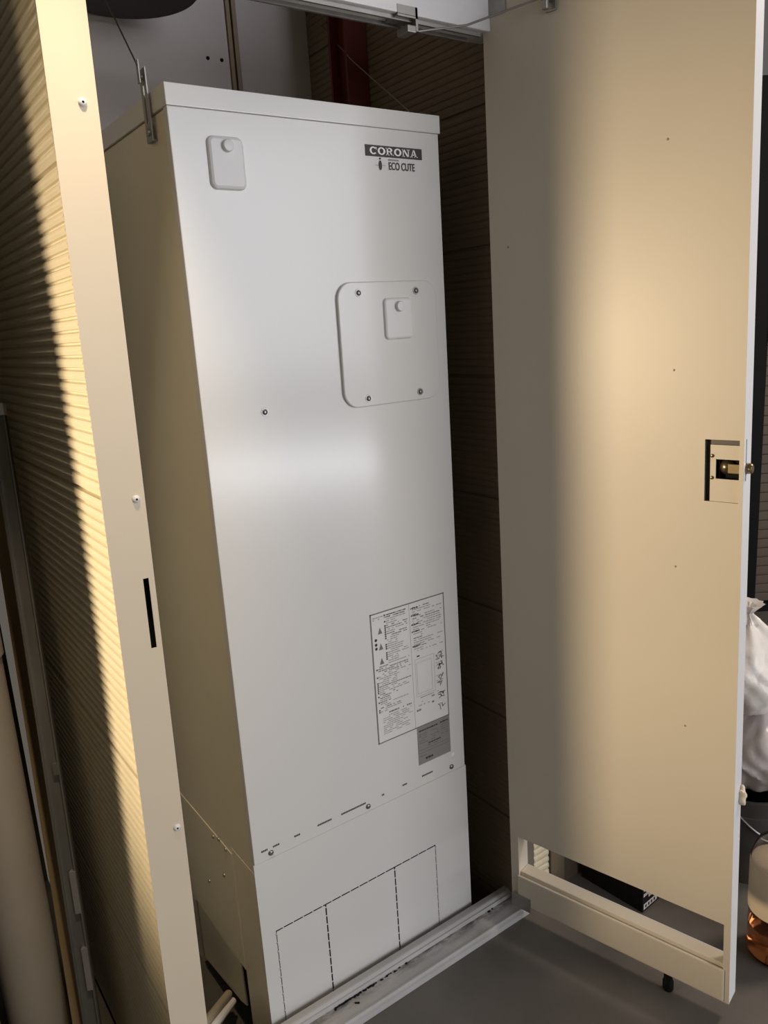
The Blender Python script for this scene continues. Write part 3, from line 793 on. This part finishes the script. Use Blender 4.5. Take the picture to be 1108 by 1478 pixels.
# plastic bottle with amber liquid, half out of frame
bt = thing('plastic_bottle', 'large clear plastic bottle with amber liquid on the floor right of the door', 'bottle', (1.222, -0.655, 0.0))
bm = B(); lathe(bm, [(0.066, 0.0), (0.076, 0.012), (0.076, 0.10), (0.073, 0.115), (0.076, 0.13), (0.076, 0.30), (0.060, 0.345), (0.024, 0.375), (0.020, 0.40), (0.018, 0.40), (0.022, 0.372), (0.058, 0.342), (0.0735, 0.298), (0.0735, 0.13), (0.0705, 0.115), (0.0735, 0.10), (0.0735, 0.014), (0.064, 0.0035), (0, 0.0035)], 40)
bmesh.ops.recalc_face_normals(bm, faces=bm.faces)
obj('bottle_body', bm, 'clear', bt, smooth=True)
bm = B(); lathe(bm, [(0.0, 0.005), (0.063, 0.005), (0.0725, 0.016), (0.0725, 0.095), (0, 0.095)], 40); obj('liquid', bm, 'amber', bt, 'amber liquid in the bottom', smooth=True)
bm = B(); lathe(bm, [(0.0768, 0.145), (0.0772, 0.15), (0.0772, 0.285), (0.0768, 0.29)], 40); lb = obj('bottle_label', bm, 'cream_print', bt, 'cream printed label', smooth=True)
bm = B()
def curved(a0, a1, z0, z1):
    n = 4
    for k in range(n):
        a, b = a0 + (a1 - a0) * k / n, a0 + (a1 - a0) * (k + 1) / n
        bm.faces.new([bm.verts.new((0.0776 * math.cos(c), 0.0776 * math.sin(c), z)) for c, z in ((a, z0), (b, z0), (b, z1), (a, z1))])
A0 = math.radians(200)
curved(A0, A0 + 0.16, 0.175, 0.182); curved(A0 - 0.02, A0 + 0.04, 0.182, 0.205); curved(A0 + 0.12, A0 + 0.18, 0.182, 0.205); curved(A0 + 0.02, A0 + 0.14, 0.203, 0.209); curved(A0 + 0.25, A0 + 0.6, 0.160, 0.172)
obj('printed_text', bm, 'ink', lb)
bm = B(); lathe(bm, [(0.022, 0.395), (0.022, 0.42), (0, 0.42)], 20); obj('bottle_cap', bm, 'plastic', bt, smooth=True)

# dark pails with bags piled on them
def pail(loc, r, h, lab):
    o = thing('pail', lab, 'pail', loc)
    bm = B(); lathe(bm, [(r * 0.86, 0.0), (r * 0.88, 0.006), (r * 0.97, h * 0.72), (r, h * 0.73), (r, h * 0.80), (r * 0.975, h * 0.81), (r, h - 0.01), (r * 1.03, h - 0.006), (r * 1.03, h), (r * 0.98, h), (r * 0.94, h * 0.3), (0, h * 0.3)], 36)
    obj('pail_body', bm, 'bucket', o, smooth=True)
    bm = B(); tube(bm, [(r * 1.02 * math.cos(a), r * 1.02 * math.sin(a), h * (0.86 - 0.3 * math.sin((a - 3.4) / 2.2 * PI))) for a in [3.4 + 2.2 * k / 14 for k in range(15)]], 0.003, 6)
    obj('bail_handle', bm, 'zinc', o, smooth=True)
    return o
pail((1.50, -0.40, 0.0), 0.125, 0.30, 'dark grey pail standing on the floor under the white bags')
pail((1.80, -0.37, 0.0), 0.13, 0.27, 'dark grey pail standing right behind the first pail')
def bag(loc, sx, sy, sz, m, lab, seed, lying=False):
    random.seed(seed)
    g = B(); bmesh.ops.create_icosphere(g, subdivisions=5, radius=1.0)
    ph = [random.uniform(0, 6.28) for _ in range(8)]
    for v in g.verts:
        n = v.co.normalized(); a = math.atan2(n.y, n.x)
        k = 1 + 0.08 * math.sin(3 * a + ph[0] + 3 * n.z) + 0.07 * abs(math.sin(4 * a + ph[1] - 3 * n.z)) - 0.09 * abs(math.sin(3.5 * n.z + ph[2] + 2 * math.sin(2 * a))) ** 0.6 + 0.05 * abs(math.sin(7 * a + 5 * n.z + ph[3] + math.sin(6 * n.z)))
        top = 1 - 0.45 * max(0, n.z) ** 1.5
        v.co = Vector((n.x * sx * k * top, n.y * sy * k * top, n.z * sz * (1 + 0.05 * math.sin(6 * a + ph[4]))))
        if n.z < -0.75: v.co.z = max(v.co.z, -0.78 * sz)
    # gathered, tied neck
    o = thing('plastic_bag', lab, 'bag', loc)
    obj('bag_body', g, m, o, smooth=True)
    bm = B(); N = 22
    lathe(bm, [(sx * 0.30, sz * 0.90), (sx * 0.13, sz * 1.03), (sx * 0.12, sz * 1.07), (sx * 0.26, sz * 1.2), (sx * 0.34, sz * 1.26), (sx * 0.2, sz * 1.22), (0, sz * 1.08)], N, rib=sx * 0.05)
    if lying: bm.transform(Matrix.Rotation(math.radians(78), 4, Vector((0.5, 0.9, 0)))) 
    obj('tied_neck', bm, m, o, smooth=True)
    return o
bag((1.535, -0.41, 0.300 + 0.1245), 0.165, 0.150, 0.150, 'bag2', 'frosted white plastic bag lying on the pail, lower of the two', 3, lying=True)
bag((1.492, -0.375, 0.555 + 0.130), 0.140, 0.135, 0.160, 'bag', 'crumpled white plastic bag on top of the frosted bag', 11)
random.seed(5)

# louvred screen on the far side
LS = thing('louvred_screen', 'tall brown louvred screen in a black frame beyond the door', 'screen', (3.6, 0.73, 0.0), (0, 0, math.radians(-36)))
bm = B(); box(bm, -0.22, -0.05, -0.03, 0.06, 0.0, 2.86, bev=0.004); box(bm, 0.9, 1.0, -0.03, 0.06, 0.0, 2.86, bev=0.004); box(bm, -0.05, 0.9, -0.03, 0.06, 2.80, 2.86); box(bm, -0.05, 0.9, -0.03, 0.06, 0.0, 0.05)
obj('screen_frame', bm, 'dark', LS, 'black frame')
bm = B(); box(bm, -0.05, 0.9, 0.030, 0.045, 0.05, 2.80); obj('screen_back', bm, 'louver', LS)
bm = B(); g = B(); box(g, -0.05, 0.9, -0.022, -0.018, -0.028, 0.028)
g.transform(Matrix.Rotation(math.radians(24), 4, 'X')); merge(bm, g)
s0 = obj('louvre_slat', bm, 'louver', LS); s0.location = (0, 0.01, 0.09)
for k in range(1, 50): inst('louvre_slat', s0, LS, (0, 0.01, 0.09 + 0.0545 * k))
bx('paper_notice', 'paper', LS, -0.052, 0.18, -0.036, -0.034, 1.53, 1.78)
